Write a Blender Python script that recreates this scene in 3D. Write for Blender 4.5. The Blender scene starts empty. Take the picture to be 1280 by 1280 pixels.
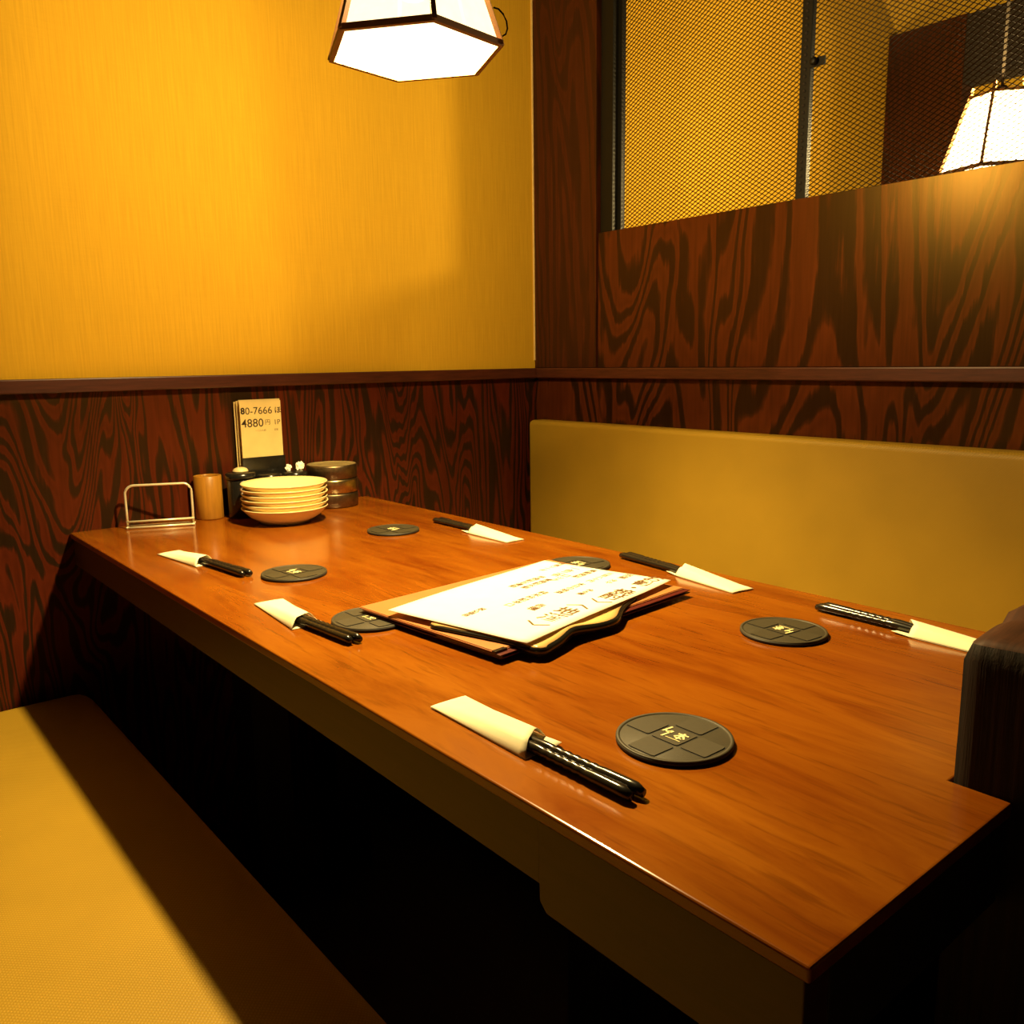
import bpy, math, random
from mathutils import Vector, Matrix, noise as mn
PI = math.pi
random.seed(7)
sc = bpy.context.scene
COL = sc.collection

# ---------------------------------------------------------------- camera
cam_d = bpy.data.cameras.new('camera')
cam = bpy.data.objects.new('camera', cam_d)
COL.objects.link(cam)
sc.camera = cam
cam_d.sensor_width = 36.0
cam_d.lens = 1073.9 / 1280 * 36.0
cam_d.clip_start = 0.02
R_ = Vector((0.77113279, -0.63652458, -0.01380865))
U_ = Vector((0.12126919, 0.12555367, 0.98464718))
F_ = Vector((0.62501841, 0.76096828, -0.17400937))
cam.matrix_world = Matrix(((R_.x, U_.x, -F_.x, -0.3525), (R_.y, U_.y, -F_.y, -1.7013),
                           (R_.z, U_.z, -F_.z, 0.9988), (0, 0, 0, 1)))
# ---------------------------------------------------------------- world, exposure
w = bpy.data.worlds.new('world'); sc.world = w; w.use_nodes = True
w.node_tree.nodes['Background'].inputs[0].default_value = (1.0, 0.72, 0.5, 1)
w.node_tree.nodes['Background'].inputs[1].default_value = 0.006
sc.view_settings.view_transform = 'Standard'
sc.view_settings.look = 'None'
sc.view_settings.exposure = -0.25
sc.view_settings.gamma = 1.0
sc.view_settings.use_curve_mapping = False
LAMP_W = 180.0                      # bulb power of each pendant
LAMP_COL = (1.0, 0.71, 0.28)
SHADE_E = 3.1                      # glow of the paper shade
LAMP_POS = [(0.307, -0.715), (1.72, -0.854), (3.75, -0.95)]
LAMP_Z = 1.388

# ---------------------------------------------------------------- helpers
def link(o, parent=None):
    COL.objects.link(o)
    if parent is not None:
        o.parent = parent
    return o

class MB:
    """collects geometry; build() links it as ONE mesh object"""
    def __init__(s):
        s.v = []; s.f = []; s.m = []; s.sm = []
    def add(s, vs, fs, mi=0, smooth=False, M=None):
        b = len(s.v)
        for p in vs:
            p = Vector(p)
            if M is not None: p = M @ p
            s.v.append(tuple(p))
        for f in fs:
            s.f.append([i + b for i in f]); s.m.append(mi); s.sm.append(smooth)
        return s
    def box(s, a, b, mi=0, M=None):
        x0, y0, z0 = a; x1, y1, z1 = b
        vs = [(x0,y0,z0),(x1,y0,z0),(x1,y1,z0),(x0,y1,z0),(x0,y0,z1),(x1,y0,z1),(x1,y1,z1),(x0,y1,z1)]
        return s.add(vs, [(0,3,2,1),(4,5,6,7),(0,1,5,4),(1,2,6,5),(2,3,7,6),(3,0,4,7)], mi, False, M)
    def prism(s, pts, z0, z1, mi=0, smooth=False, M=None):
        n = len(pts)
        vs = [(x, y, z0) for x, y in pts] + [(x, y, z1) for x, y in pts]
        s.add(vs, [tuple(range(n - 1, -1, -1)), tuple(range(n, 2 * n))], mi, False, M)
        return s.add(vs, [(i, (i+1) % n, n + (i+1) % n, n + i) for i in range(n)], mi, smooth, M)
    def lathe(s, prof, seg=40, mi=0, smooth=True, M=None, cap=True):
        vs = []; fs = []
        n = len(prof)
        for i in range(seg):
            a = 2 * PI * i / seg
            for r, z in prof:
                vs.append((r * math.cos(a), r * math.sin(a), z))
        for i in range(seg):
            j = (i + 1) % seg
            for k in range(n - 1):
                fs.append((i*n+k, j*n+k, j*n+k+1, i*n+k+1))
        s.add(vs, fs, mi, smooth, M)
        if cap and prof[0][0] > 1e-6:
            s.add([vs[i*n] for i in range(seg)], [tuple(range(seg-1, -1, -1))], mi, False, M)
        if cap and prof[-1][0] > 1e-6:
            s.add([vs[i*n+n-1] for i in range(seg)], [tuple(range(seg))], mi, False, M)
        return s
    def tube(s, pts, r, seg=8, mi=0, closed=False, M=None, square=False):
        pts = [Vector(p) for p in pts]; n = len(pts); vs = []; fs = []
        up = Vector((0, 0, 1))
        for i, p in enumerate(pts):
            if closed: t = pts[(i+1) % n] - pts[i-1]
            else: t = pts[min(i+1, n-1)] - pts[max(i-1, 0)]
            t.normalize()
            ref = up if abs(t.dot(up)) < 0.95 else Vector((0, 1, 0))
            a = t.cross(ref).normalized(); b = a.cross(t).normalized()
            rr = r[i] if isinstance(r, (list, tuple)) else r
            for k in range(seg):
                th = 2 * PI * (k + .5) / seg
                vs.append(tuple(p + a * (rr * math.cos(th)) + b * (rr * math.sin(th))))
        for i in range(n if closed else n - 1):
            j = (i + 1) % n
            for k in range(seg):
                l = (k + 1) % seg
                fs.append((i*seg+k, i*seg+l, j*seg+l, j*seg+k))
        if not closed:
            fs.append(tuple(range(seg-1, -1, -1))); fs.append(tuple((n-1)*seg + k for k in range(seg)))
        return s.add(vs, fs, mi, seg > 4, M)
    def build(s, name, mats, parent=None, bevel=0.0, bseg=2, loc=None, rot=None):
        me = bpy.data.meshes.new(name)
        me.from_pydata(s.v, [], s.f)
        for m in (mats if isinstance(mats, (list, tuple)) else [mats]): me.materials.append(m)
        for p, mi, sm in zip(me.polygons, s.m, s.sm):
            p.material_index = mi; p.use_smooth = sm
        import bmesh
        bm = bmesh.new(); bm.from_mesh(me)
        bmesh.ops.remove_doubles(bm, verts=bm.verts, dist=1e-6)
        bmesh.ops.recalc_face_normals(bm, faces=bm.faces)
        bm.to_mesh(me); bm.free()
        o = bpy.data.objects.new(name, me)
        link(o, parent)
        if bevel > 0:
            b = o.modifiers.new('bevel', 'BEVEL'); b.width = bevel; b.segments = bseg
            b.limit_method = 'ANGLE'; b.angle_limit = math.radians(35)
            b.harden_normals = False
        if loc is not None: o.location = loc
        if rot is not None: o.rotation_euler = rot
        return o

def tag(o, label=None, cat=None, group=None, kind=None):
    if label: o['label'] = label
    if cat: o['category'] = cat
    if group: o['group'] = group
    if kind: o['kind'] = kind
    return o

def empty(name, loc=(0, 0, 0), rz=0.0, parent=None):
    o = bpy.data.objects.new(name, None); o.empty_display_size = .05
    link(o, parent); o.location = loc; o.rotation_euler = (0, 0, rz)
    return o

def copy_tree(o, parent=None):
    c = o.copy(); COL.objects.link(c); c.parent = parent
    for ch in [k for k in bpy.data.objects if k.parent == o]:
        copy_tree(ch, c)
    return c

# ---------------------------------------------------------------- materials
class NT:
    def __init__(s, name):
        s.mat = bpy.data.materials.new(name); s.mat.use_nodes = True
        s.t = s.mat.node_tree; s.p = s.t.nodes['Principled BSDF']
    def n(s, typ, **kw):
        nd = s.t.nodes.new(typ)
        for k, v in kw.items(): setattr(nd, k, v)
        return nd
    def l(s, a, b): s.t.links.new(a, b)
    def mapping(s, scale=(1, 1, 1), coord='Object', rot=(0, 0, 0), loc=(0, 0, 0)):
        if coord == 'World': src = s.n('ShaderNodeNewGeometry').outputs['Position']
        else: src = s.n('ShaderNodeTexCoord').outputs[coord]
        m = s.n('ShaderNodeMapping'); s.l(src, m.inputs['Vector'])
        m.inputs['Scale'].default_value = scale; m.inputs['Rotation'].default_value = rot
        m.inputs['Location'].default_value = loc
        return m.outputs[0]
    def noise(s, vec, scale=5, detail=3, rough=.5, dist=0.0):
        nd = s.n('ShaderNodeTexNoise'); s.l(vec, nd.inputs['Vector'])
        nd.inputs['Scale'].default_value = scale; nd.inputs['Detail'].default_value = detail
        nd.inputs['Roughness'].default_value = rough; nd.inputs['Distortion'].default_value = dist
        return nd.outputs['Fac']
    def math(s, op, a, b=None, c=None):
        nd = s.n('ShaderNodeMath', operation=op)
        for i, x in enumerate((a, b, c)):
            if x is None: continue
            if isinstance(x, (int, float)): nd.inputs[i].default_value = x
            else: s.l(x, nd.inputs[i])
        return nd.outputs[0]
    def ramp(s, fac, stops):
        nd = s.n('ShaderNodeValToRGB'); s.l(fac, nd.inputs[0])
        cr = nd.color_ramp
        while len(cr.elements) < len(stops): cr.elements.new(.5)
        for e, (p, c) in zip(cr.elements, stops):
            e.position = p; e.color = (*c, 1)
        return nd.outputs[0]
    def mix(s, fac, a, b, mode='MIX'):
        nd = s.n('ShaderNodeMix', data_type='RGBA', blend_type=mode)
        if isinstance(fac, (int, float)): nd.inputs[0].default_value = fac
        else: s.l(fac, nd.inputs[0])
        for i, x in ((6, a), (7, b)):
            if isinstance(x, tuple): nd.inputs[i].default_value = (*x, 1)
            else: s.l(x, nd.inputs[i])
        return nd.outputs[2]
    def bump(s, h, strength=.2, dist=.001):
        b = s.n('ShaderNodeBump'); s.l(h, b.inputs['Height'])
        b.inputs['Strength'].default_value = strength; b.inputs['Distance'].default_value = dist
        s.l(b.outputs[0], s.p.inputs['Normal'])
    def set(s, col=None, rough=None, metal=None, spec=None, coat=None, coat_r=None):
        p = s.p
        if col is not None:
            if isinstance(col, tuple): p.inputs['Base Color'].default_value = (*col, 1)
            else: s.l(col, p.inputs['Base Color'])
        if rough is not None:
            if isinstance(rough, (int, float)): p.inputs['Roughness'].default_value = rough
            else: s.l(rough, p.inputs['Roughness'])
        if metal is not None: p.inputs['Metallic'].default_value = metal
        if spec is not None: p.inputs['Specular IOR Level'].default_value = spec
        if coat is not None: p.inputs['Coat Weight'].default_value = coat
        if coat_r is not None: p.inputs['Coat Roughness'].default_value = coat_r
        return s.mat

def plain(name, col, rough=.5, metal=0.0, spec=.5, var=.08, scale=40, bump=.0):
    t = NT(name)
    v = t.mapping()
    nz = t.noise(v, scale, 3)
    c = t.ramp(nz, [(.3, tuple(x * (1 - var) for x in col)), (.7, tuple(min(1, x * (1 + var)) for x in col))])
    if bump: t.bump(t.noise(v, scale * 4, 2), bump, .0006)
    return t.set(c, rough, metal, spec)

def wood_panel(name, dark, red, seed=0.0, axis_scale=(1, 1, .22), rings=13.0, sc_=4.2, rough=.42, spec=.5, tint=(1, .60, .12, 1)):
    """flat-sawn softwood veneer, stained: nested grain contours along z, dark early rings, reddish between"""
    t = NT(name)
    v = t.mapping(axis_scale, 'World', loc=(seed, seed * 1.7, seed * .3))
    n1 = t.noise(v, sc_, 2.6, .46, .75)
    jag = t.noise(t.mapping((26, 26, 9), 'World'), 1.0, 2, .5)
    fine = t.mapping((150, 150, 5.0), 'World')
    f = t.noise(fine, 1.0, 3, .6)
    ph = t.math('MULTIPLY', n1, rings)
    ph = t.math('ADD', ph, t.math('MULTIPLY', f, .16))
    ph = t.math('ADD', ph, t.math('MULTIPLY', jag, .55))
    fr = t.math('FRACT', ph)
    tri = t.math('ABSOLUTE', t.math('SUBTRACT', t.math('MULTIPLY', fr, 2.0), 1.0))
    tri = t.math('ADD', tri, t.math('MULTIPLY', t.math('SUBTRACT', f, .5), .55))
    mid = tuple((a + b) / 2 for a, b in zip(dark, red))
    c = t.ramp(tri, [(.30, dark), (.46, tuple(x * .9 for x in mid)), (.56, red), (.95, tuple(x * .8 for x in red))])
    c = t.mix(.55, c, t.ramp(f, [(.3, (.45, .42, .4)), (.62, (1.15, 1.12, 1.1))]), 'MULTIPLY')
    big = t.noise(t.mapping((1, 1, .5), 'World'), 2.6, 2)
    c = t.mix(.5, c, t.ramp(big, [(.35, (.7, .72, .75)), (.65, (1.15, 1.1, 1.05))]), 'MULTIPLY')
    t.bump(tri, .06, .0006)
    t.p.inputs['Specular Tint'].default_value = tint      # amber put into the reflection for warm lamplight; the varnish is clear
    return t.set(c, rough, 0, spec)

M = {}
M['panel_back'] = wood_panel('stained_veneer_back', (.017, .008, .005), (.098, .014, .006), 3.1, (1, 1, .17), rings=27, sc_=6.4)
M['panel_right'] = wood_panel('stained_veneer_right', (.019, .008, .004), (.098, .022, .006), 8.4, (1, 1, .21), rings=20, sc_=3.8, rough=.31, spec=.42)
M['board'] = wood_panel('stained_board', (.030, .009, .005), (.062, .014, .006), 15.2, (1, 1, .12), rings=26, sc_=3.6, rough=.45)

def stained(name, col, rough=.4, axis=(1, 1, 1), spec=.5, contrast=.35, scale=6, bump=.05):
    t = NT(name); v = t.mapping(axis, 'World')
    nz = t.noise(v, scale, 5, .6, .3)
    c = t.ramp(nz, [(.3, tuple(x * (1 - contrast) for x in col)), (.7, tuple(x * (1 + contrast) for x in col))])
    t.bump(nz, bump, .001)
    return t.set(c, rough, 0, spec)
M['rail'] = stained('stained_rail', (.070, .017, .008), .38, (3, 3, 40))
M['apron'] = stained('table_apron_wood', (.060, .021, .017), .5, (12, 1, 20), contrast=.15)
M['table_edge'] = stained('table_edge_wood', (.24, .045, .008), .3, (10, 1, 10), contrast=.2)
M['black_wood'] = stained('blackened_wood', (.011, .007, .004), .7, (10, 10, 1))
M['floor'] = stained('dark_floor', (.012, .008, .005), .6, (10, 1, 1))

def table_top():
    t = NT('table_top_veneer')
    v = t.mapping((15, 2.6, 8), 'World')
    a = t.noise(v, 1.6, 5, .62, .6)
    v2 = t.mapping((75, 6.0, 8), 'World')
    b = t.noise(v2, 2.0, 3, .6, .2)
    v3 = t.mapping((5, 1.3, 1), 'World')
    g = t.noise(v3, 1.4, 2)
    c = t.ramp(a, [(.28, (.155, .032, .002)), (.45, (.215, .057, .003)), (.62, (.265, .080, .004)), (.8, (.23, .064, .003))])
    streak = t.ramp(b, [(.33, (.46, .38, .34)), (.45, (1, 1, 1))])
    c = t.mix(.42, c, streak, 'MULTIPLY')
    c = t.mix(.7, c, t.ramp(g, [(.35, (.82, .74, .7)), (.65, (1.1, 1.12, 1.1))]), 'MULTIPLY')
    t.bump(b, .03, .0005)
    r = t.ramp(a, [(.3, (.13, .13, .13)), (.7, (.19, .19, .19))])
    return t.set(c, r, 0, .45)
M['table'] = table_top()

def wallpaper():
    t = NT('woven_wallpaper')
    v = t.mapping((1, 1, 1), 'World')
    a = t.noise(t.mapping((330, 330, 9), 'World'), 1.0, 3, .6)
    b = t.noise(t.mapping((9, 9, 330), 'World'), 1.0, 3, .6)
    m = t.math('ADD', t.math('MULTIPLY', a, .85), t.math('MULTIPLY', b, .15))
    c = t.ramp(m, [(.33, (.56, .318, .018)), (.66, (.65, .375, .022))])
    t.bump(m, .12, .0004)
    return t.set(c, .85, 0, .15)
M['wallpaper'] = wallpaper()
M['edge_cream'] = plain('cream_caulk', (.85, .62, .22), .7)

def leather(name, col, tile=800.0):
    t = NT(name)
    w1 = t.n('ShaderNodeTexWave', wave_type='BANDS', bands_direction='DIAGONAL')
    v = t.mapping((1, 1, 1), 'World'); t.l(v, w1.inputs[0]); w1.inputs['Scale'].default_value = tile / 6
    w1.inputs['Distortion'].default_value = .6
    w2 = t.n('ShaderNodeTexWave', wave_type='BANDS', bands_direction='DIAGONAL')
    v2 = t.mapping((-1, 1, 1), 'World'); t.l(v2, w2.inputs[0]); w2.inputs['Scale'].default_value = tile / 6
    w2.inputs['Distortion'].default_value = .6
    h = t.math('MULTIPLY', w1.outputs['Fac'], w2.outputs['Fac'])
    nz = t.noise(v, 8, 2)
    c = t.ramp(nz, [(.3, tuple(x * .94 for x in col)), (.7, tuple(x * 1.05 for x in col))])
    c = t.mix(.6, c, t.ramp(h, [(.0, (.78, .74, .7)), (.6, (1.06, 1.06, 1.06))]), 'MULTIPLY')
    t.bump(h, .4, .0008)
    return t.set(c, .5, 0, .4)
M['leather'] = leather('ochre_vinyl', (.44, .275, .024))

M['black_plastic'] = plain('black_lacquer', (.012, .011, .009), .22, 0, .5)
M['black_matte'] = plain('black_steel', (.007, .006, .004), .5, .0, .25)
M['mesh_metal'] = plain('expanded_metal', (.016, .007, .002), .8, .0, .05)
M['coaster'] = plain('grey_black_rubber', (.044, .037, .020), .55, 0, .35, .05, 200, .1)
M['coaster_side'] = plain('black_rubber', (.012, .011, .009), .6)
M['gold'] = plain('gold_print', (.98, .86, .45), .5, .0)
M['paper'] = plain('white_paper', (.90, .84, .60), .8, 0, .2, .03, 60, .05)
M['paper_bright'] = plain('menu_paper', (.93, .92, .82), .7, 0, .2, .02, 50)
M['card'] = plain('card_paper', (.76, .58, .24), .75, 0, .2, .05, 30)
M['ink'] = plain('brown_ink', (.12, .055, .008), .8)
M['ink_dark'] = plain('black_ink', (.03, .018, .006), .8)
M['kraft'] = plain('kraft_board', (.45, .17, .05), .45, 0, .4, .06, 20)
M['maroon'] = plain('maroon_cover', (.09, .012, .008), .35)
M['cream_film'] = plain('cream_film', (.66, .42, .16), .22, 0, .5, .1, 14)
M['porcelain'] = plain('cream_porcelain', (.86, .70, .34), .16, 0, .55, .02, 10)
M['porcelain_rim'] = M['porcelain']
M['bamboo'] = stained('bamboo', (.40, .18, .018), .35, (30, 30, 3), contrast=.15)
M['steel'] = plain('polished_wire', (.95, .88, .62), .30, .45)
def tin(name, col, rough, metal=1.0):
    t = NT(name); v = t.mapping(); nz = t.noise(v, 70, 4, .7)
    c = t.ramp(nz, [(.35, tuple(x * .55 for x in col)), (.7, col)])
    t.bump(nz, .3, .001)
    return t.set(c, rough, metal)
M['tin_dark'] = tin('dark_tin', (.26, .19, .11), .42)
M['tin_gold'] = tin('bright_tin', (.62, .50, .26), .30)
M['tin_in'] = tin('worn_tin_inside', (.50, .38, .16), .5, .3)
M['pot_cap'] = plain('cream_cap', (.72, .58, .30), .4)
M['lamp_wood'] = plain('lamp_frame_wood', (.24, .11, .03), .7)
M['cord'] = plain('black_cord', (.005, .004, .003), 1.0, 0, .0)

def shade_mat(name, solid, strength):
    t = NT(name)
    out = t.t.nodes['Material Output']
    e = t.n('ShaderNodeEmission'); e.inputs[0].default_value = (1.0, .74, .36, 1)
    nz = t.noise(t.mapping(), 90, 3)
    t.l(t.math('MULTIPLY', t.math('ADD', t.math('MULTIPLY', nz, .2), .9), strength), e.inputs[1])
    tr = t.n('ShaderNodeBsdfTransparent')
    mx = t.n('ShaderNodeMixShader'); mx.inputs[0].default_value = solid
    t.l(tr.outputs[0], mx.inputs[1]); t.l(e.outputs[0], mx.inputs[2]); t.l(mx.outputs[0], out.inputs[0])
    return t.mat
M['shade'] = shade_mat('glowing_paper_shade', .75, SHADE_E)
M['shade_bright'] = shade_mat('bright_paper_shade', .8, 16)
M['diffuser'] = shade_mat('thin_bottom_diffuser', .22, SHADE_E * 4)
def bulb_mat():
    t = NT('bulb_glow'); out = t.t.nodes['Material Output']
    e = t.n('ShaderNodeEmission'); e.inputs[0].default_value = (1.0, .8, .45, 1); e.inputs[1].default_value = 60
    tr = t.n('ShaderNodeBsdfTransparent'); mx = t.n('ShaderNodeMixShader'); mx.inputs[0].default_value = .12
    t.l(tr.outputs[0], mx.inputs[1]); t.l(e.outputs[0], mx.inputs[2]); t.l(mx.outputs[0], out.inputs[0]); return t.mat
M['bulb'] = bulb_mat()

# ---------------------------------------------------------------- setting
XR = 1.129            # face of the partition on the right
RAIL0, RAIL1 = .953, .978
X_END = 5.2
CEIL = 2.6
fl = MB().box((-2.2, -3.2, -.05), (X_END, .15, 0)).build('floor', M['floor']); tag(fl, kind='structure')
ce = MB().box((-2.2, -3.2, CEIL), (X_END, .15, CEIL + .05)).build('ceiling', M['black_wood']); tag(ce, kind='structure')

wb = empty('wall_back'); tag(wb, kind='structure')
MB().box((-2.2, .0, RAIL1), (X_END, .15, CEIL)).build('wallpaper', M['wallpaper'], wb)
MB().box((-2.2, .0, 0), (X_END, .15, RAIL0)).build('wood_panel', M['panel_back'], wb)
t1 = MB().box((-2.2, -.016, RAIL0), (XR - .001, .02, RAIL1)).build('trim_1', M['rail'], None, .0025); tag(t1, kind='structure')

def partition(name, x0, x1, parts_only=None):
    root = empty(name); tag(root, kind='structure')
    return root

# our partition: corner board, upper and lower panels, header beam over the opening
wr = empty('wall_right'); tag(wr, kind='structure')
PT = .085             # thickness
OP0, OP1 = 1.288, 1.905
YB = -.221            # right edge of the corner board
MB().box((XR - .001, YB, RAIL1 + .0005), (XR + PT, -.0005, CEIL - .001)).build('corner_board', M['board'], wr, .001)
MB().box((XR + .004, -3.1, RAIL1 + .0005), (XR + PT, YB - .003, OP0)).build('upper_panel', M['panel_right'], wr, .0008)
MB().box((XR + .004, -3.1, .0), (XR + PT, -.0005, RAIL0 - .0005)).build('lower_panel', M['panel_right'], wr)
MB().box((XR + .004, -3.1, OP1), (XR + PT, YB - .003, 2.125)).build('header_beam', M['board'], wr, .002)
t2 = MB().box((XR - .012, -3.1, RAIL0), (XR + .02, -.017, RAIL1)).build('trim_2', M['rail'], None, .0025); tag(t2, kind='structure')
t3 = MB().box((XR - .0045, -.003, RAIL1 + .02), (XR - .0008, -.0002, CEIL - .01)).build('trim_3', M['edge_cream']); tag(t3, kind='structure')

# screen window: black steel frame and expanded metal
wn = empty('window_1'); tag(wn, kind='structure')
XM = XR + .036
MB().box((XM - .026, -.262, OP0 + .001), (XM - .010, YB - .004, OP1 - .001)).box((XM - .008, -.272, OP0 + .001), (XM + .006, YB - .004, OP1 - .001)).build('frame_jamb', M['black_matte'], wn, .0008)
MB().box((XM - .009, -3.0, OP1 - .022), (XM + .006, -.275, OP1 - .001)).build('frame_head', M['black_matte'], wn, .0008)
for yc in (-.735, -1.25, -1.765, -2.28):
    mu = MB().box((XM - .008, yc - .0105, OP0 + .001), (XM + .006, yc + .0105, OP1 - .023)).build('mullion', M['black_matte'], wn, .0012)
    rv = MB()
    z = OP0 + .02
    while z < OP1 - .04:
        rv.lathe([(.0032, 0), (.0028, .0012), (.0, .0016)], 8, M=Matrix.Translation((XM - .008, yc, z)) @ Matrix.Rotation(-PI/2, 4, 'Y'))
        z += .0125
    rv.build('rivet_row', M['black_wood'], mu)
kn = MB(); kn.lathe([(.003, 0), (.003, .006), (.0065, .007), (.0075, .011), (.005, .015), (0, .016)], 14,
        M=Matrix.Translation((XM - .006, -.757, 1.528)) @ Matrix.Rotation(-PI/2, 4, 'Y'))
kn.box((XM - .010, -.775, 1.520), (XM - .004, -.745, 1.535))
kn.build('latch_knob', M['black_matte'], wn, .0008)

def screen(y0, y1, z0, z1, x, px=.0150, pz=.0088, wd=.00062, th=.0008):
    """expanded metal: two families of slanted strands with a small depth offset, clipped to the opening"""
    m = MB(); s = pz / px
    L = y1 - y0; H = z1 - z0
    for fam in (1, -1):
        k = -int(L * s / pz) - 2
        while k * pz < H + L * s + pz:
            # z = z0 + k*pz + fam*s*(y-y0)
            c = k * pz; k += 1
            ya, yb = 0.0, L
            if fam == 1:
                ya = max(0, -c / s); yb = min(L, (H - c) / s)
            else:
                ya = max(0, (c - H) / s); yb = min(L, c / s)
            if yb - ya < 1e-4: continue
            za = z0 + c + fam * s * ya; zb = z0 + c + fam * s * yb
            xo = x + (.0006 if fam == 1 else -.0006)
            n = Vector((0, -fam * s, 1)).normalized() * wd
            A = Vector((xo, y0 + ya, za)); B = Vector((xo, y0 + yb, zb)); d = Vector((th, 0, 0))
            vs = [A - n - d, A + n - d, B + n - d, B - n - d, A - n + d, A + n + d, B + n + d, B - n + d]
            m.add(vs, [(0,1,2,3), (7,6,5,4), (1,5,6,2), (0,3,7,4)])
    return m
ms = screen(-3.0, -.268, OP0 + .001, OP1 - .002, XM + .001).build('mesh_screen', M['mesh_metal'], wn); tag(ms, kind='stuff')

# the next partition, behind the neighbouring table
X2 = 2.83
wf = empty('wall_far'); tag(wf, kind='structure')
MB().box((X2, -.27, RAIL1), (X2 + PT, -.0005, 2.125)).build('corner_board', M['board'], wf, .001)
MB().box((X2, -3.1, .0), (X2 + PT, -.274, OP0)).build('lower_panel', M['panel_right'], wf)
MB().box((X2 - .004, -3.1, OP1), (X2 + PT, -.272, 2.12)).build('header_beam', M['black_wood'], wf, .002)

# ---------------------------------------------------------------- benches
def rounded_slab(x0, x1, y0, y1, z0, z1, r, mat, name, parent, side=1):
    """upholstered pad: a box with generous rounded edges and a slight crown"""
    m = MB(); m.box((x0, y0, z0), (x1, y1, z1))
    o = m.build(name, mat, parent, r, 5)
    for p in o.data.polygons: p.use_smooth = True
    return o

bl = empty('bench', (-.3, -1.0, 0)); tag(bl, 'ochre vinyl bench seat in the lower left, half in shadow of the table', 'bench')
def rel(o, root):
    o.location = -Vector(root.location); return o
rel(rounded_slab(-.62, .008, -2.9, -.002, .302, .406, .038, M['leather'], 'seat_cushion', bl), bl)
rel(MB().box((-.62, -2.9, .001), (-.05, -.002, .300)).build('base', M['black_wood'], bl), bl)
br = empty('bench', (.86, -1.0, 0)); tag(br, 'ochre vinyl bench with padded backrest against the partition behind the table', 'bench')
rel(rounded_slab(.64, 1.075, -2.9, -.002, .302, .406, .038, M['leather'], 'seat_cushion', br), br)
rel(rounded_slab(1.078, XR + .003, -2.9, -.028, .41, .848, .012, M['leather'], 'backrest', br), br)
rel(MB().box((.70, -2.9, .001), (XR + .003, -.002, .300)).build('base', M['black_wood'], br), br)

# ---------------------------------------------------------------- table
TZ = .70; TW = .617; TL = 1.5
PX0, PX1, PY = .2475, .400, -1.459      # timber post footprint
tb = empty('table', (TW / 2, -TL / 2, 0)); tag(tb, 'long glossy reddish-brown wooden table set for six, with dark apron', 'table')
g = .0007
outl = [(0, -TL), (PX0 - g, -TL), (PX0 - g, PY + g), (PX1 + g, PY + g), (PX1 + g, -TL), (TW, -TL), (TW, -.002), (0, -.002)]
top = MB().prism(outl, TZ - .010, TZ)
top.m = [1] * len(top.m); top.m[1] = 0
rel(top.build('table_top', [M['table'], M['table_edge']], tb, .0019, 3), tb)
ap = MB()
ap.box((.004, -1.292, .640), (.026, -.004, TZ - .0105))
rel(ap.build('apron', M['apron'], tb, .001), tb)
ap = MB()
ap.prism([(-1.496, .628), (-1.494, .622), (-1.300, .622), (-1.293, .629), (-1.292, .6895), (-1.496, .6895)], .0025, .026)
# prism is built in (y,z) and pushed along x
ap.v = [(z, x, y) for x, y, z in ap.v]
rel(ap.build('apron_end', M['apron'], tb, .001), tb)
rel(MB().box((TW - .026, -1.496, .640), (TW - .004, -.004, TZ - .0105)).build('apron', M['apron'], tb, .001), tb)
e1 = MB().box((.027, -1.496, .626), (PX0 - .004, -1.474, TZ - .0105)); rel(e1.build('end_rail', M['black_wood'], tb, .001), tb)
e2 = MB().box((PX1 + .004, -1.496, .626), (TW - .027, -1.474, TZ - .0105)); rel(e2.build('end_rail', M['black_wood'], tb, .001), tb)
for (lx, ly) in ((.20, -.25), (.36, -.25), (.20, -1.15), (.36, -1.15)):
    rel(MB().box((lx, ly - .04, .001), (lx + .07, ly + .04, TZ - .0105)).build('leg', M['black_wood'], tb, .002), tb)

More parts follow.
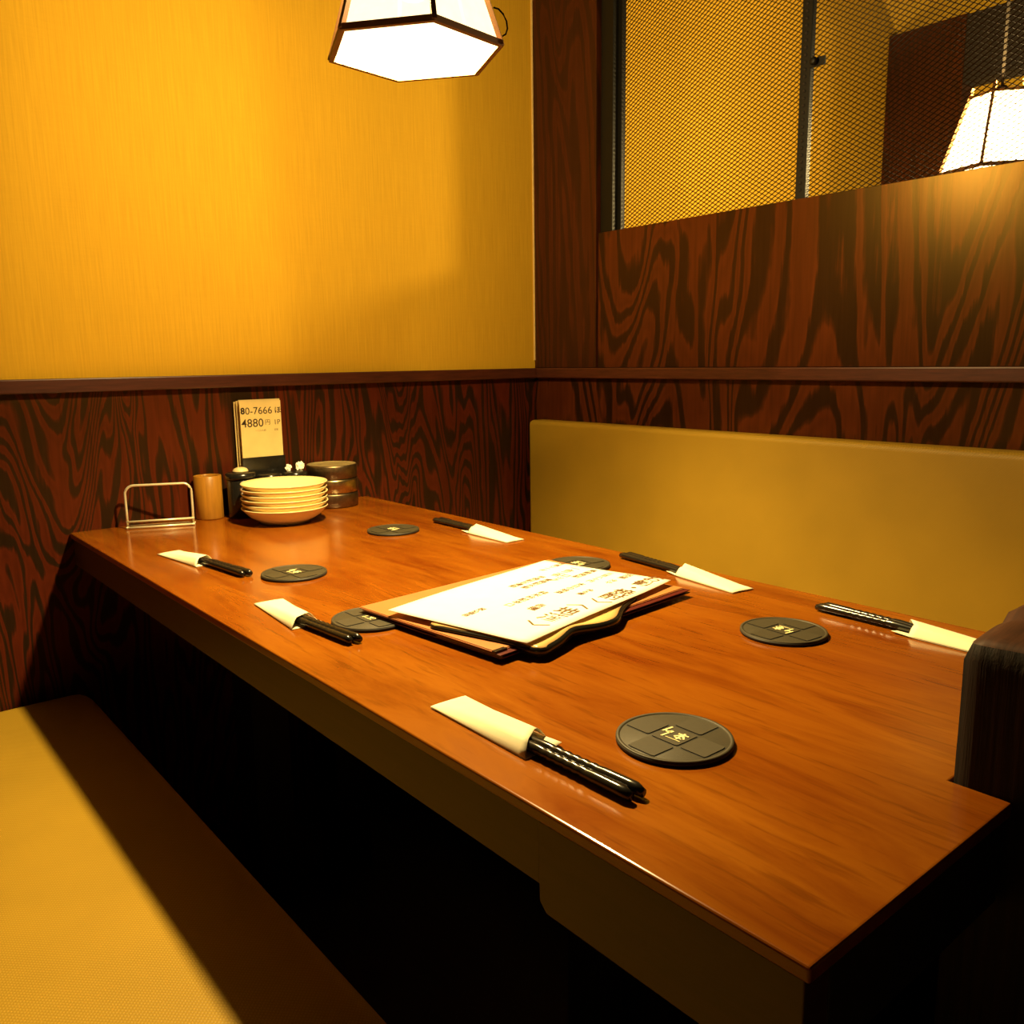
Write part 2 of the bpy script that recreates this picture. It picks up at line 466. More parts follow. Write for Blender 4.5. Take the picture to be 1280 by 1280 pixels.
# rough timber post standing in the notch of the table end
def post():
    nx, ny, nz = 16, 16, 46
    x0, x1, y0, y1, z1 = PX0, PX1, -1.66, PY, .808
    m = MB(); vs = {}; out = []; faces = []; tops = []
    def P(i, j, k):
        key = (i, j, k)
        if key not in vs:
            x = x0 + (x1 - x0) * i / nx; y = y0 + (y1 - y0) * j / ny; z = .001 + (z1 - .001) * k / nz
            fx = abs(i / nx - .5) * 2; fy = abs(j / ny - .5) * 2; fz = k / nz
            ex, ey = i / nx, j / ny
            inset = .0
            if z > .706:
                d = mn.noise(Vector((x * 14, y * 14, z * 9))) * .002 * min(1, (z - .706) / .03)
                # rounding at the top arris
                tz = max(0, (z - .790) / .018)
                inset = .0035 * tz * tz + max(0, d) * .8
                if k == nz:
                    z += mn.noise(Vector((x * 22, y * 22, 3))) * .004 - (.004 if (fx > .98 or fy > .98) else 0)
                    if x > x0 + .058: z += .007
            if fx > .99: x += (-inset if ex > .5 else inset)
            if fy > .99: y += (-inset if ey > .5 else inset)
            if fx > .99 and fy > .99: x += (-.0012 if ex > .5 else .0012); y += (-.0012 if ey > .5 else .0012)
            vs[key] = len(out); out.append((x, y, z))
        return vs[key]
    for i in range(nx):
        for j in range(ny):
            faces.append((P(i,j,nz), P(i+1,j,nz), P(i+1,j+1,nz), P(i,j+1,nz))); tops.append(len(faces) - 1)
            faces.append((P(i,j,0), P(i,j+1,0), P(i+1,j+1,0), P(i+1,j,0)))
    for k in range(nz):
        for i in range(nx):
            faces.append((P(i,0,k), P(i+1,0,k), P(i+1,0,k+1), P(i,0,k+1)))
            faces.append((P(i,ny,k), P(i,ny,k+1), P(i+1,ny,k+1), P(i+1,ny,k)))
        for j in range(ny):
            faces.append((P(0,j,k), P(0,j,k+1), P(0,j+1,k+1), P(0,j+1,k)))
            faces.append((P(nx,j,k), P(nx,j+1,k), P(nx,j+1,k+1), P(nx,j,k+1)))
    m.add(out, faces, 0, True)
    for k in tops: m.m[k] = 1
    return m
def post_mat():
    t = NT('charred_timber')
    f = t.noise(t.mapping((120, 120, 4), 'World'), 1, 5, .65, .3)
    b = t.noise(t.mapping((1, 1, 1), 'World'), 30, 3)
    c = t.ramp(f, [(.32, (.004, .003, .002)), (.6, (.022, .011, .006)), (.78, (.06, .025, .011))])
    t.bump(f, .6, .003)
    return t.set(c, .7, 0, .3)
po = post().build('timber_post', [post_mat(), stained('worn_timber_top', (.085, .032, .014), .6, (4, 40, 4), .3, .4)], None, 0)
tag(po, 'dark rough-hewn timber post with worn top at the near end of the table', 'post')

# ---------------------------------------------------------------- pendant lamps
def pendant(x, y, z0, label, power=1.0):
    root = empty('pendant_lamp', (x, y, z0)); tag(root, label, 'lamp', 'hexagonal pendant lamps')
    R0, R1, H = .113, .061, .158
    off = math.radians(-51.6)
    def c(k, r, z): 
        a = off + k * PI / 3; return Vector((r * math.cos(a), r * math.sin(a), z))
    s = MB()
    ri = .004
    for k in range(6):
        s.add([c(k, R0 - ri, .004), c(k+1, R0 - ri, .004), c(k+1, R1 - ri + .0015, H - .005), c(k, R1 - ri + .0015, H - .005)], [(0, 1, 2, 3)])
    s.build('lamp_shade', M['shade'] if power == 1.0 else M['shade_bright'], root)
    d = MB(); d.add([c(k, R0 - ri - .001, .003) for k in range(6)], [(0, 1, 2, 3, 4, 5)])
    d.build('diffuser', M['diffuser'], root)
    fr = MB()
    fr.tube([c(k, R0, 0) for k in range(6)], .0052, 4, closed=True)
    fr.build('bottom_frame', M['lamp_wood'], root)
    fr = MB(); fr.tube([c(k, R1 + .001, H - .004) for k in range(6)], .0042, 4, closed=True)
    for k in range(3):
        fr.tube([c(k, R1, H - .004), c(k + 3, R1, H - .004)], .002, 6)
    fr.build('top_frame', M['lamp_wood'], root)
    for k in range(6):
        q = MB(); q.tube([c(k, R0 + .0015, -.002), c(k, R1 + .0015 - .0065, H + .016)], [.0042, .0042], 4)
        q.build('rib', M['lamp_wood'], root)
    hk = MB(); A = c(0, R0 + .002, .008); o = (c(0, 1, 0) - c(0, 0, 0))
    hk.tube([A + o * (.011 * math.sin(t * PI / 6) - .0105 * (1 - math.cos(t * PI / 6)) / 2) + Vector((0, 0, .034 * (1 - math.cos(t * PI / 6)) / 2)) for t in range(7)], .0011, 6)
    hk.build('wire_hook', M['cord'], root)
    b = MB(); b.lathe([(0, .060), (.014, .062), (.024, .075), (.027, .088), (.023, .103), (.013, .118), (.012, .128), (0, .128)], 20)
    b.build('bulb', M['bulb'], root)
    b = MB(); b.lathe([(0, .126), (.016, .126), (.016, .165), (.009, .175), (0, .175)], 16)
    b.build('lamp_holder', M['cord'], root)
    b = MB(); b.tube([(0, 0, .17), (0, 0, CEIL - z0 - .02)], .003, 8)
    b.build('cord', M['cord'], root)
    b = MB(); b.lathe([(.045, CEIL - z0 - .022), (.045, CEIL - z0 - .001)], 24)
    b.build('ceiling_rose', M['cord'], root)
    ld = bpy.data.lights.new('bulb_light', 'POINT'); ld.energy = LAMP_W * power; ld.color = LAMP_COL
    ld.shadow_soft_size = .022 if power == 1.0 else .055
    lo = bpy.data.objects.new('bulb_light', ld); link(lo, root); lo.location = (0, 0, .088)
    return root
lamp1 = pendant(*LAMP_POS[0], LAMP_Z, 'glowing hexagonal pendant lamp hanging above the table, at the top of the view')
lamp2 = pendant(*LAMP_POS[1], LAMP_Z, 'glowing hexagonal pendant lamp behind the mesh screen, over the neighbouring table', 2.2)
added_lamp = pendant(*LAMP_POS[2], LAMP_Z, 'added hexagonal pendant lamp out of view, brightening the wall beyond the far partition', 1.5)  # unseen lamp, added to brighten the wall past the far partition

# ---------------------------------------------------------------- coasters
def rsq(cx, cy, h, r, n=4):
    pts = []
    for (sx, sy, a0) in ((1, 1, 0), (-1, 1, 90), (-1, -1, 180), (1, -1, 270)):
        for i in range(n + 1):
            a = math.radians(a0 + 90 * i / n)
            pts.append((cx + sx * (h - r) + r * math.cos(a), cy + sy * (h - r) + r * math.sin(a)))
    return pts
def stroke(m, pts, wdt, z0, z1):
    for a, b in zip(pts, pts[1:]):
        a = Vector(a); b = Vector(b); d = (b - a).normalized(); n = Vector((-d.y, d.x)) * wdt / 2
        m.prism([tuple(a - n), tuple(b - n), tuple(b + n), tuple(a + n)], z0, z1)
def coaster():
    root = empty('coaster')
    R = .0462; H = .0036
    b = MB(); b.lathe([(0, 0), (R - .001, 0), (R, .0008), (R, H - .0004)], 72, mi=1); b.lathe([(R, H - .0004), (R - .0005, H), (0, H)], 72)
    d = b.build('disc', [M['coaster'], M['coaster_side']], root)
    rim = MB(); rim.lathe([(R - .0032, H), (R - .0031, H + .0006), (R - .0004, H + .0006), (R - .0001, H - .0006)], 72)
    rim.build('rim', M['coaster'], root)
    gz = H + .0001
    gr = MB()                                # black outlines stand in for the shadow beside the raised squares
    hs = .0131; st = .0291
    for (cx, cy) in ((0, 0), (st, 0), (-st, 0), (0, st), (0, -st)):
        pts = []
        for p in rsq(cx, cy, hs, .0025):
            v = Vector(p); 
            if v.length > R - .0052: v = v.normalized() * (R - .0052)
            pts.append(tuple(v))
        q = MB(); q.prism(pts, H - .0002, H + .0008)
        q.build('raised_square', M['coaster'], root)
        o = [tuple(Vector(p) + (Vector(p) - Vector((cx, cy))) * .06) for p in pts]
        gr.prism(o, H - .0002, H + .00012)
    gr.build('square_shade', M['coaster_side'], root)
    lg = MB(); z0, z1 = H + .0007, H + .0012
    stroke(lg, [(1.12 * x, 1.12 * y) for x, y in [(-.0105, -.0005), (-.0095, .0095)]], 0.00165, z0, z1)
    stroke(lg, [(1.12 * x, 1.12 * y) for x, y in [(-.0095, .0022), (-.0072, .0005), (-.0060, .0030)]], 0.00150, z0, z1)
    stroke(lg, [(1.12 * x, 1.12 * y) for x, y in [(-.0045, .0010), (-.0040, .0040), (-.0062, .0035)]], 0.00135, z0, z1)
    stroke(lg, [(1.12 * x, 1.12 * y) for x, y in [(-.0058, -.0075), (-.0050, .0005)]], 0.00165, z0, z1)
    stroke(lg, [(1.12 * x, 1.12 * y) for x, y in [(.0005, .0040), (.0090, .0048)]], 0.00165, z0, z1)
    stroke(lg, [(1.12 * x, 1.12 * y) for x, y in [(.0045, .0068), (.0048, -.0045)]], 0.00180, z0, z1)
    stroke(lg, [(1.12 * x, 1.12 * y) for x, y in [(.0045, .0040), (.0008, -.0015)]], 0.00165, z0, z1)
    stroke(lg, [(1.12 * x, 1.12 * y) for x, y in [(.0047, .0040), (.0092, -.0012)]], 0.00165, z0, z1)
    stroke(lg, [(1.12 * x, 1.12 * y) for x, y in [(.0020, .0012), (.0076, .0016)]], 0.00150, z0, z1)
    stroke(lg, [(1.12 * x, 1.12 * y) for x, y in [(.0018, -.0024), (.0078, -.0020)]], 0.00135, z0, z1)
    stroke(lg, [(1.12 * x, 1.12 * y) for x, y in [(-.0030, -.0062), (.0095, -.0058)]], 0.00075, z0, z1)
    lg.build('gold_logo', M['gold'], root)
    return root
EPS = .0004
# local +x of the print runs along -y of the table, its top towards +x
spots = [(.150, -1.288, -90, 'round black rubber coaster nearest the camera, gold mark in its middle'),
         (.449, -1.191, 86, 'round black coaster on the right between the menus and the timber post'),
         (.500, -.815, 88, 'round black coaster half hidden behind the far corner of the menus'),
         (.441, -.400, 90, 'round black coaster farthest from the camera, by the far right chopsticks'),
         (.166, -.576, -84, 'round black coaster between the plate stack and the menus on the left side'),
         (.135, -.845, -90, 'round black coaster tucked under the left corner of the menus')]
c0 = coaster()
for i, (x, y, a, lb) in enumerate(spots):
    c = c0 if i == 0 else copy_tree(c0)
    c.location = (x, y, TZ + EPS); c.rotation_euler = (0, 0, math.radians(a))
    tag(c, lb, 'coaster', 'round coasters on the table')

# ---------------------------------------------------------------- chopsticks in paper sleeves
def chopstick_mesh():
    m = MB(); rings = []; seg = 8; L = .150
    xs = []
    x = 0
    while x <= L + 1e-6:
        xs.append(x); x += .0022 if .036 < x < .092 else .006
    vs = []; fs = []
    for i, x in enumerate(xs):
        # x = 0 is the thick end
        r = .0043 - max(0, x - .10) * .030
        if x < .003: r *= .72 + .28 * x / .003
        for k in range(seg):
            a = 2 * PI * (k + .5) / seg
            rr = r * (1.0 if seg else 1)
            rr *= 1 + .10 * abs(math.cos(2 * (a)))          # softened square section
            if .036 < x < .092:
                rr *= 1 - .17 * (0.5 + .5 * math.sin(x / .0022 * PI / 2 + a * 2))
            vs.append((x, rr * math.cos(a), .0003 + r * 1.02 + rr * math.sin(a)))
    n = len(xs)
    for i in range(n - 1):
        for k in range(seg):
            l = (k + 1) % seg; fs.append((i*seg+k, (i+1)*seg+k, (i+1)*seg+l, i*seg+l))
    fs.append(tuple(range(seg))); fs.append(tuple((n-1)*seg + k for k in range(seg-1, -1, -1)))
    m.add(vs, fs, 0, False)
    return m
cs0 = chopstick_mesh().build('chopstick', M['black_plastic'])
for p in cs0.data.polygons: p.use_smooth = True

def sleeve_mesh(L=.130, W=.0375):
    """flattened paper bag: local x runs from the closed end to the mouth"""
    lo = MB(); up = MB(); nx, ny = 16, 12
    z0 = .0003; th = .00025
    def grid(m, f, umax):
        vs = []; fs = []
        for layer in (0, 1):
            for i in range(nx + 1):
                for j in range(ny + 1):
                    t = j / ny; x = umax(t) * i / nx
                    vs.append((x, (t - .5) * W, f(x, t) + layer * th))
        o = (nx + 1) * (ny + 1)
        for i in range(nx):
            for j in range(ny):
                a = i*(ny+1)+j; b = a + 1; c = a + ny + 2; d = a + ny + 1
                fs.append((a, b, c, d)); fs.append((o+d, o+c, o+b, o+a))
        for i in range(nx):
            for j in (0, ny):
                a = i*(ny+1)+j; d = a + ny + 1; fs.append((a, d, o+d, o+a))
        for j in range(ny):
            for i in (0, nx):
                a = i*(ny+1)+j; b = a + 1; fs.append((a, o+a, o+b, b))
        m.add(vs, fs, 0, True)
    def notch(t): return L - .019 * min(1, t / .68)
    grid(lo, lambda x, t: z0 + (.0025 * max(0, (x / L - .8) * 5) * max(0, (t - .7) / .3)), lambda t: L)
    def f(x, t):
        b = min(1, (1 - abs(t - .5) * 2.0) / .42)
        return z0 + .0009 + b * (.0004 + .0104 * min(1, max(0, x / L)) ** .75)
    grid(up, f, notch)
    return lo, up
sl_lo, sl_up = sleeve_mesh()
sl0 = empty('chopstick_sleeve'); sl_lo.build('back_layer', M['paper'], sl0); sl_up.build('front_layer', M['paper'], sl0)

def place_set(i, closed, mouth, end, aim, where):
    """closed/mouth: sleeve end centres; end: outer tip of the sticks; aim: where they enter the sleeve"""
    s = sl0 if i == 0 else copy_tree(sl0)
    c, m = Vector(closed), Vector(mouth); a = math.atan2((m - c).y, (m - c).x)
    s.location = (c.x, c.y, TZ + EPS); s.rotation_euler = (0, 0, a)
    tag(s, 'cream paper chopstick sleeve, ' + where, 'paper sleeve', 'paper chopstick sleeves')
    e, q = Vector(end), Vector(aim); d = (q - e).normalized(); n = Vector((-d.y, d.x))
    ang = math.atan2(d.y, d.x)
    for k, sgn in enumerate((-1, 1)):
        o = cs0 if (i == 0 and k == 0) else cs0.copy()
        if not (i == 0 and k == 0): COL.objects.link(o)
        p = e + n * sgn * .0053 + d * (.002 if k else 0)
        o.location = (p.x, p.y, TZ + EPS + .0008); o.rotation_euler = (0, 0, ang - sgn * .016)
        near_left = (n * sgn).x < 0
        tag(o, 'black chopstick, %s of the pair %s' % ('left one' if near_left else 'right one', where),
            'chopstick', 'black chopsticks')
sets = [((.060, -1.106), (.058, -1.236), (.0575, -1.334), (.0535, -1.22), 'in front of the nearest coaster'),
        ((.0775, -.688), (.0665, -.824), (.0785, -.910), (.067, -.80), 'left of the menus by the front edge'),
        ((.0785, -.302), (.095, -.432), (.110, -.544), (.094, -.42), 'in front of the wire menu stand'),
        ((.5435, -.619), (.545, -.489), (.548, -.380), (.546, -.49), 'at the far end near the partition bench'),
        ((.559, -1.060), (.580, -.932), (.588, -.822), (.574, -.93), 'behind the menus along the far edge'),
        ((.550, -1.399), (.553, -1.269), (.558, -1.168), (.553, -1.27), 'partly behind the timber post')]
for i, s in enumerate(sets): place_set(i, *s)

# ---------------------------------------------------------------- lettering
def text_mesh(body, size, mat, name, parent, Mx, extrude=.00008, bold=.0):
    cu = bpy.data.curves.new('t', 'FONT'); cu.body = body; cu.size = size
    cu.align_x = 'CENTER'; cu.align_y = 'CENTER'; cu.extrude = extrude; cu.offset = bold; cu.resolution_u = 3
    to = bpy.data.objects.new('t', cu); COL.objects.link(to)
    bpy.context.view_layer.update()
    me = bpy.data.meshes.new_from_object(to.evaluated_get(bpy.context.evaluated_depsgraph_get()))
    bpy.data.objects.remove(to)
    me.transform(Mx)
    me.materials.clear(); me.materials.append(mat)
    for p in me.polygons: p.material_index = 0
    return me
def join_meshes(meshes, name, mat, parent):
    m = MB()
    for me in meshes:
        m.add([v.co[:] for v in me.vertices], [tuple(p.vertices) for p in me.polygons])
        bpy.data.meshes.remove(me)
    me2 = bpy.data.meshes.new(name); me2.from_pydata(m.v, [], m.f); me2.materials.append(mat)
    o = bpy.data.objects.new(name, me2); link(o, parent); return o

# ---------------------------------------------------------------- menus
# bottom: maroon-covered book
def slab(name, w_, h_, z0, z1, mats, loc, ang, bev=.0008):
    root = empty(name, (loc[0], loc[1], z0), math.radians(ang)); return root
mb_ = slab('menu_book', .33, .235, 0, 0, None, (.311, -.926), 5.4)
mb_.location.z = TZ + .0053
tag(mb_, 'thick maroon-covered menu book at the bottom of the menu pile', 'menu')
zoff = 0
q = MB(); q.box((-.167, -.120, 0), (.168, .116, .0012)); q.box((-.167, -.120, .0032), (.168, .116, .0042)); q.build('cover', M['maroon'], mb_, .0005)
q = MB(); q.box((-.163, -.116, .0013), (.163, .113, .0031)); q.build('pages', M['black_wood'], mb_)
q = MB(); q.box((-.1665, -.120, .0013), (-.1640, -.02, .0031)); q.build('spine', M['black_plastic'], mb_)
kb = empty('kraft_menu', (.310, -.921, TZ + .0097), math.radians(5.2))
tag(kb, 'light brown kraft menu folder under the handwritten sheet', 'menu')
q = MB(); q.box((-.166, -.117, 0), (.166, .118, .0010)); q.box((-.165, -.116, .0012), (.165, .117, .0020)); q.build('folder', M['kraft'], kb, .0004)
# clips of the folder: dark elastic corners near its left end
q = MB(); q.box((-.1665, -.119, -.0001), (-.150, -.113, .0022)); q.build('corner_clip', M['black_plastic'], kb, .0004)

# black-edged soft menu, wavy along its near edge
sm = empty('soft_menu', (.190, -1.086, TZ), math.radians(17.0))
tag(sm, 'black-edged soft menu in clear film, bent over the near side of the pile', 'menu')
def soft(inset, zup, thick, name, mat):
    W_, D_ = .226, .150; nx, ny = 36, 18; m = MB(); vs = []; fs = []
    def outline(u, v):
        x = inset + (W_ - 2 * inset) * u; y = inset + (D_ - 2 * inset) * v
        # rounded corners
        rc = .012
        cx = min(max(x, rc), W_ - rc); cy = min(max(y, rc), D_ - rc)
        dx, dy = x - cx, y - cy; l = math.hypot(dx, dy)
        if l > rc - inset and l > 0 and dx and dy: x = cx + dx / l * (rc - inset * .3); y = cy + dy / l * (rc - inset * .3)
        w = math.exp(-(v / .45) ** 2)
        y -= w * (.016 * math.exp(-((u - .58) / .17) ** 2) - .003 * math.exp(-((u - .3) / .08) ** 2))
        return x, y
    def hz(u, v):
        w = math.exp(-(v / .22) ** 2)
        return .0127 + w * (-.0025 + .0035 * math.exp(-((u - .30) / .12) ** 2) + .0025 * math.exp(-((u - 1.0) / .2) ** 2))
    for layer in (0, 1):
        for i in range(nx + 1):
            for j in range(ny + 1):
                u, v = i / nx, j / ny; x, y = outline(u, v)
                vs.append((x, y, hz(u, v) + zup + (thick if layer else (-.0045 * min(1, max(0, (.22 * (1 - u / .85) - v) / .05)) if zup < 0 else 0))))
    o = (nx + 1) * (ny + 1)
    for i in range(nx):
        for j in range(ny):
            a = i*(ny+1)+j; b = a+1; c = a+ny+2; d = a+ny+1
            fs.append((a, b, c, d)); fs.append((o+d, o+c, o+b, o+a))
    for i in range(nx):
        for j in (0, ny):
            a = i*(ny+1)+j; d = a+ny+1; fs.append((a, d, o+d, o+a))
    for j in range(ny):
        for i in (0, nx):
            a = i*(ny+1)+j; b = a+1; fs.append((a, o+a, o+b, b))
    m.add(vs, fs, 0, True)
    return m.build(name, mat, sm)
soft(0, -.0006, .0036, 'cover', M['black_plastic'])
soft(.0040, .0031, .0006, 'film_page', M['cream_film'])

# handwritten sheet on top
HS_A = math.radians(12.3)
hs = empty('handwritten_menu', (.183, -1.070, TZ), HS_A)
tag(hs, 'bright white handwritten menu sheet in vertical writing on top of the pile', 'menu')
SW, SH = .305, .200
def sheet_z(x, y):
    u, v = x / SW, y / SH
    return .0180 + .0012 * max(0, u - .75) / .25 * max(0, 1 - v * 2.2) + .0008 * math.sin(u * 5)
def sheet(th, inset, name, mat, dz=0):
    m = MB(); vs = []; fs = []; nx, ny = 28, 14
    for layer in (0, 1):
        for i in range(nx + 1):
            for j in range(ny + 1):
                x = inset + (SW - 2*inset) * i / nx; y = inset + (SH - 2*inset) * j / ny
                vs.append((x, y, sheet_z(x, y) + layer * th + dz))
    o = (nx + 1) * (ny + 1)
    for i in range(nx):
        for j in range(ny):
            a = i*(ny+1)+j; b = a+1; c = a+ny+2; d = a+ny+1
            fs.append((a, b, c, d)); fs.append((o+d, o+c, o+b, o+a))
    for i in range(nx):
        for j in (0, ny):
            a = i*(ny+1)+j; d = a+ny+1; fs.append((a, d, o+d, o+a))
    for j in range(ny):
        for i in (0, nx):
            a = i*(ny+1)+j; b = a+1; fs.append((a, o+a, o+b, b))
    m.add(vs, fs, 0, True)
    return m.build(name, mat, hs)
sheet(.0006, 0, 'sheet', M['paper_bright'])
def vcol(chars, x_top, y, size, pitch, bold=0.0):
    """vertical writing: the column starts at x_top and runs towards -x; glyph tops point to +x"""
    out = []
    for k, ch in enumerate(chars):
        if ch == ' ': continue
        x = x_top - k * pitch
        Mx = Matrix.Translation((x, y, sheet_z(x, y) + .0008)) @ Matrix.Rotation(-PI / 2, 4, 'Z')
        if ch == '(': 
            m = MB(); stroke(m, [(-size*.5, -size*.2), (0, size*.15), (size*.5, -size*.2)], size*.09, -.0001, .0001)
        elif ch == ')':
            m = MB(); stroke(m, [(-size*.5, size*.2), (0, -size*.15), (size*.5, size*.2)], size*.09, -.0001, .0001)
        else:
            out.append(text_mesh(ch, size, M['ink'], 't', None, Mx, bold=bold)); continue
        me = bpy.data.meshes.new('t'); me.from_pydata([tuple(Mx @ Vector(v)) for v in m.v], [], m.f); out.append(me)
    return out
hd = vcol('お勧・焼酎)', .296, .021, .028, .0255, .0004) + vcol('(地酒)', .139, .029, .029, .0283, .0004)
join_meshes(hd, 'heading_writing', M['ink'], hs)
sm_t = []
for (txt, x0, y, s_, p_) in [('純米吟醸辛口', .160, .097, .0125, .0132), ('各種', .112, .066, .014, .0140), ('本日の地酒', .222, .083, .0115, .0120),
        ('三百八十円', .290, .083, .0105, .0115), ('芋焼酎お湯割', .222, .146, .0115, .0118), ('麦焼酎水割', .215, .130, .0115, .0118),
        ('黒糖焼酎', .290, .110, .012, .0125), ('ロック', .248, .124, .014, .0140), ('一合二合', .288, .137, .0145, .0145),
        ('泡盛', .296, .058, .0130, .0130), ('冷や', .262, .060, .0110, .0115), ('梅酒ソーダ', .300, .168, .0105, .0110), ('ぬる燗', .205, .058, .0100, .0105),
        ('税込価格', .062, .112, .0095, .0090)]:
    sm_t += vcol(txt, x0, y, s_, p_, .0001)
tag(join_meshes(sm_t, 'small_writing', M['ink'], hs), kind='stuff')

# ---------------------------------------------------------------- things at the far end
# plates
def plate():
    m = MB()
    prof = [(0, .0030), (.036, .0030), (.040, .0), (.046, .0), (.049, .0035), (.066, .0135), (.0765, .0248), (.0805, .0288),
            (.0808, .0300), (.0800, .0308), (.0745, .0270), (.064, .0165), (.047, .0068), (.034, .0055), (0, .0050)]
    m.lathe(prof, 72); return m
p0 = plate().build('plate', M['porcelain'])
ord_ = ['lowest', 'second from the bottom', 'third from the bottom', 'third from the top', 'second from the top', 'topmost']
for i in range(6):
    p = p0 if i == 0 else p0.copy()
    if i: COL.objects.link(p)
    p.location = (.342 + (.0012 if i % 2 else 0), -.171, TZ + EPS + i * .0092)
    tag(p, 'cream round dish, %s of the stack of six' % ord_[i], 'plate', 'stacked cream dishes')

# stacked ashtray tins
def tin_ring():
    m = MB(); m.lathe([(0, 0), (.050, 0), (.0525, .002), (.0530, .026), (.0520, .0292), (.0505, .0292)], 56, cap=False); m.lathe([(.0505, .0292), (.0500, .0275), (.0300, .0268), (0, .0265)], 56, mi=1, cap=False)
    return m
for i, (mt, lb) in enumerate((('tin_dark', 'dark round metal ashtray, bottom one of the three beside the plates'),
                              ('tin_gold', 'bright brass-coloured round metal ashtray between two dark ones'),
                              ('tin_dark', 'dark round metal ashtray, top one of the three beside the plates'))):
    o = tin_ring().build('ashtray', [M[mt], M['tin_in']]); o.location = (.501 + (.001 if i == 1 else 0), -.063, TZ + EPS + i * .0296)
    tag(o, lb, 'ashtray', 'stacked metal ashtrays')

# toothpick cup
m = MB(); m.lathe([(0, 0), (.0255, 0), (.0265, .0015), (.0265, .0835), (.0255, .0845), (.0235, .0845), (.0225, .082), (.0225, .004), (0, .004)], 40)
o = m.build('toothpick_cup', M['bamboo']); o.location = (.2475, -.031, TZ + EPS)
tag(o, 'amber-brown round cup between the wire stand and the black pot', 'cup')

# wire menu stand
st = empty('menu_stand', (.0, .0, 0)); tag(st, 'empty polished wire menu stand at the far left corner of the table', 'menu stand')
A = Vector((.092, -.034, TZ + .0020)); B = Vector((.199, -.077, TZ + .0020)); st.location = ((A + B) / 2)
ctr = (A + B) / 2; d = (B - A).normalized(); hw = (B - A).length / 2
nrm = Vector((d.y, -d.x, 0))
def L_(t, z, f=0): return d * t + nrm * f + Vector((0, 0, z))
hoop = []
rc = .016; H_ = .078
hoop += [L_(-hw, .004), L_(-hw, .03), L_(-hw, H_ - rc)]
for k in range(1, 7): a = PI - PI/2 * k / 6; hoop.append(L_(-hw + rc + rc * math.cos(a), H_ - rc + rc * math.sin(a)))
for k in range(1, 7): a = PI/2 - PI/2 * k / 6; hoop.append(L_(hw - rc + rc * math.cos(a), H_ - rc + rc * math.sin(a)))
hoop += [L_(hw, .03), L_(hw, .004)]
m = MB(); m.tube(hoop, .0023, 10); m.build('wire_hoop', M['steel'], st)
m = MB(); m.tube([L_(-hw - .002, .0105, .001), L_(hw + .002, .0105, .001)], .0020, 10); m.build('cross_wire', M['steel'], st)
for f in (-.008, .010):
    m = MB(); m.tube([L_(-hw - .002, .0005, f), L_(hw + .003, .0005, f)], .0022, 10); m.build('foot_wire', M['steel'], st)
for s_ in (-1, 1):
    m = MB(); m.tube([L_(s_ * hw, .0005, -.010), L_(s_ * hw, .0005, .012)], .0022, 10)
    m.build('side_wire', M['steel'], st)

# black pots and jars
def jar(x, y, r, h, cap, name, lb, seg=32):
    root = empty(name, (x, y, TZ + EPS)); tag(root, lb, 'jar')
    m = MB(); m.lathe([(0, 0), (r - .002, 0), (r, .002), (r, h - .016), (r - .002, h - .014), (0, h - .014)], seg); m.build('body', M['black_plastic'], root)
    m = MB(); m.lathe([(0, h - .0138), (r + .0015, h - .0138), (r + .0022, h - .010), (r + .0015, h - .003), (r - .003, h - .001), (0, h)], seg); m.build('lid', M['black_plastic'], root)
    if cap:
        m = MB(); m.lathe([(.0155, h), (.015, h + .002), (.012, h + .006), (.006, h + .0085), (0, h + .009)], seg); m.build('dome_cap', M['pot_cap'], root)
    return root
jar(.3020, -.064, .0275, .090, True, 'sauce_pot', 'tall black sauce pot with cream domed cap, left behind the plates')
jar(.3620, -.062, .0240, .082, False, 'seasoning_jar', 'low black lidded jar directly behind the plate stack, below the cards')
jar(.4150, -.066, .0240, .082, False, 'seasoning_jar', 'low black lidded jar behind the plate stack, beside the ashtrays')
def crumple(seed, s):
    m = MB(); rnd = random.Random(seed); nu, nv = 12, 8; vs = []; fs = []
    for i in range(nv + 1):
        for k in range(nu):
            th = PI * i / nv; ph = 2 * PI * k / nu
            r = s * (1 + rnd.uniform(-.32, .3)) if 0 < i < nv else s * .8
            vs.append((r * math.sin(th) * math.cos(ph), .6 * r * math.sin(th) * math.sin(ph), s + r * 1.1 * math.cos(th)))
    for i in range(nv):
        for k in range(nu):
            l = (k + 1) % nu; fs.append((i*nu+k, (i+1)*nu+k, (i+1)*nu+l, i*nu+l))
    m.add(vs, fs); return m
o = crumple(3, .0085).build('crumpled_paper', M['paper_bright']); o.location = (.424, -.074, TZ + EPS + .0822)
tag(o, 'larger scrap of white crumpled paper on the jar lid beside the ashtrays', 'paper')
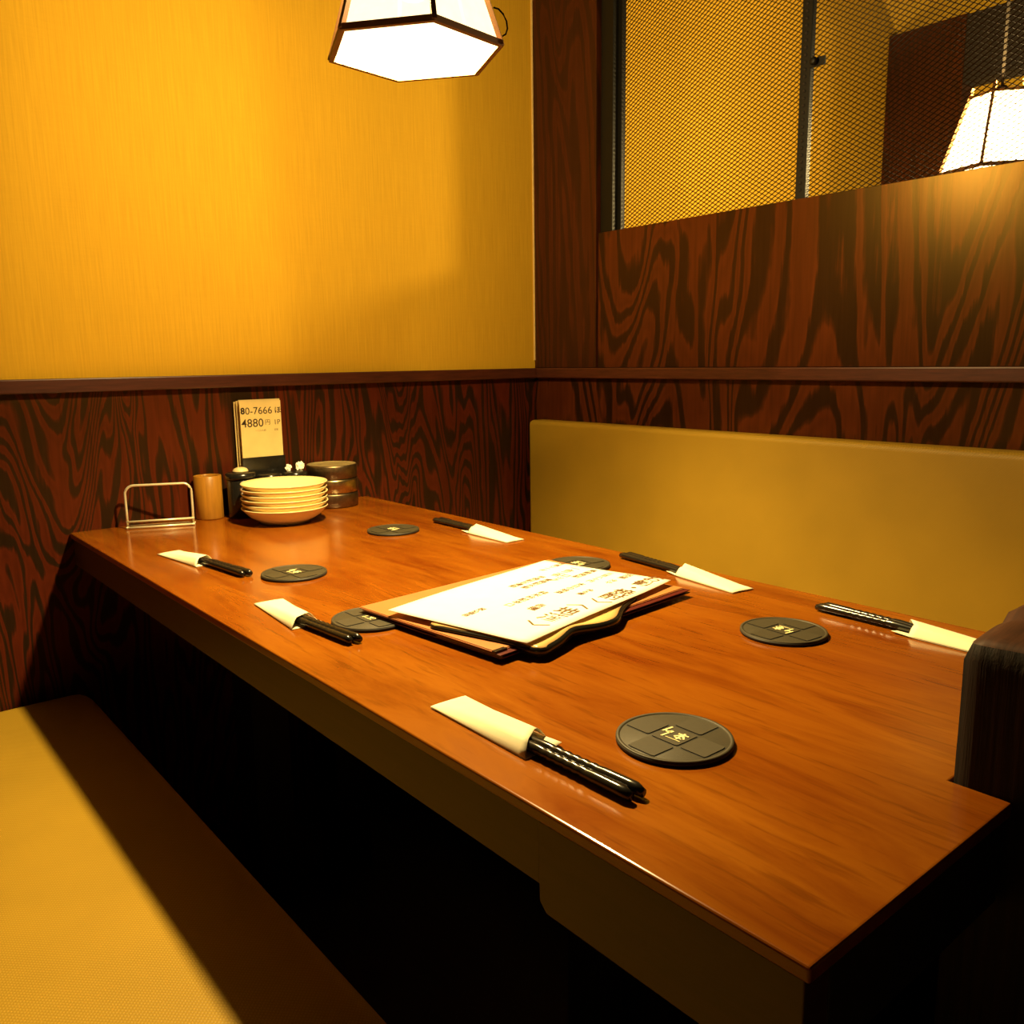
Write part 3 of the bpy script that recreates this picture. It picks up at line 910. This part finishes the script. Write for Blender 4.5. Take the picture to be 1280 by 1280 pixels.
o = crumple(9, .0065).build('crumpled_paper', M['paper_bright']); o.location = (.402, -.066, TZ + EPS + .0822)
tag(o, 'smaller scrap of white crumpled paper on the jar lid, nearer the cards', 'paper')

# card holder with four price cards
ch = empty('card_holder', (.366, -.018, TZ + EPS)); tag(ch, 'black card holder standing behind the plate stack against the wall', 'card holder')
m = MB(); m.box((-.046, -.0155, 0), (.046, -.0135, .112)); m.box((-.046, .0135, 0), (.046, .0155, .112))
m.box((-.046, -.0155, 0), (.046, .0155, .003)); m.box((-.046, -.0155, .003), (-.0445, .0155, .055)); m.box((.0445, -.0155, .003), (.046, .0155, .055))
m.build('holder_body', M['black_plastic'], ch, .0006)
cards = [(-.0112, .0, .2205, 0), (-.0040, .0015, .2235, -.004), (.0035, -.001, .2215, .003), (.0105, -.003, .2195, -.003)]
for i, (y, dx, h, tl) in enumerate(cards):
    cr = empty('price_card', (.366 + dx, -.018 + y, TZ + .0040 + EPS))
    cr.rotation_euler = (.0, 0, tl * 3)
    m = MB(); m.box((-.0435, -.0008, 0), (.0435, .0008, h)); m.build('card', M['card'], cr, .0002)
    if i == 0:
        tag(cr, 'cream price card with handwritten numbers, front one in the black holder', 'card', 'cards in the holder')
        tx = []
        def ct(body, x, z, size, bold=.0002, sh=0):
            Mx = Matrix.Translation((x, -.00095, z)) @ Matrix.Rotation(PI / 2, 4, 'X') @ Matrix.Rotation(sh, 4, 'Z')
            tx.append(text_mesh(body, size, M['ink_dark'], 't', None, Mx, bold=bold))
        ct('0-7666', -.004, .2005, .0205, 0); ct('ほ', .0365, .2000, .0150, .0002); ct('8', -.0375, .2010, .0175, .0006)
        ct('4880', -.0185, .1760, .0235, .0001); ct('円', .0135, .1765, .0120, 0); ct('1P', .0335, .1760, .0145, 0)
        ct('一二小人前', -.002, .1610, .0045, 0); ct('日祝', .031, .1610, .0045, 0)
        join_meshes(tx, 'handwriting', M['ink_dark'], cr)
    else:
        tag(cr, 'cream card standing in the black holder, %s' % ['', 'right behind the front card', 'third from the front', 'rearmost by the wall'][i], 'card', 'cards in the holder')
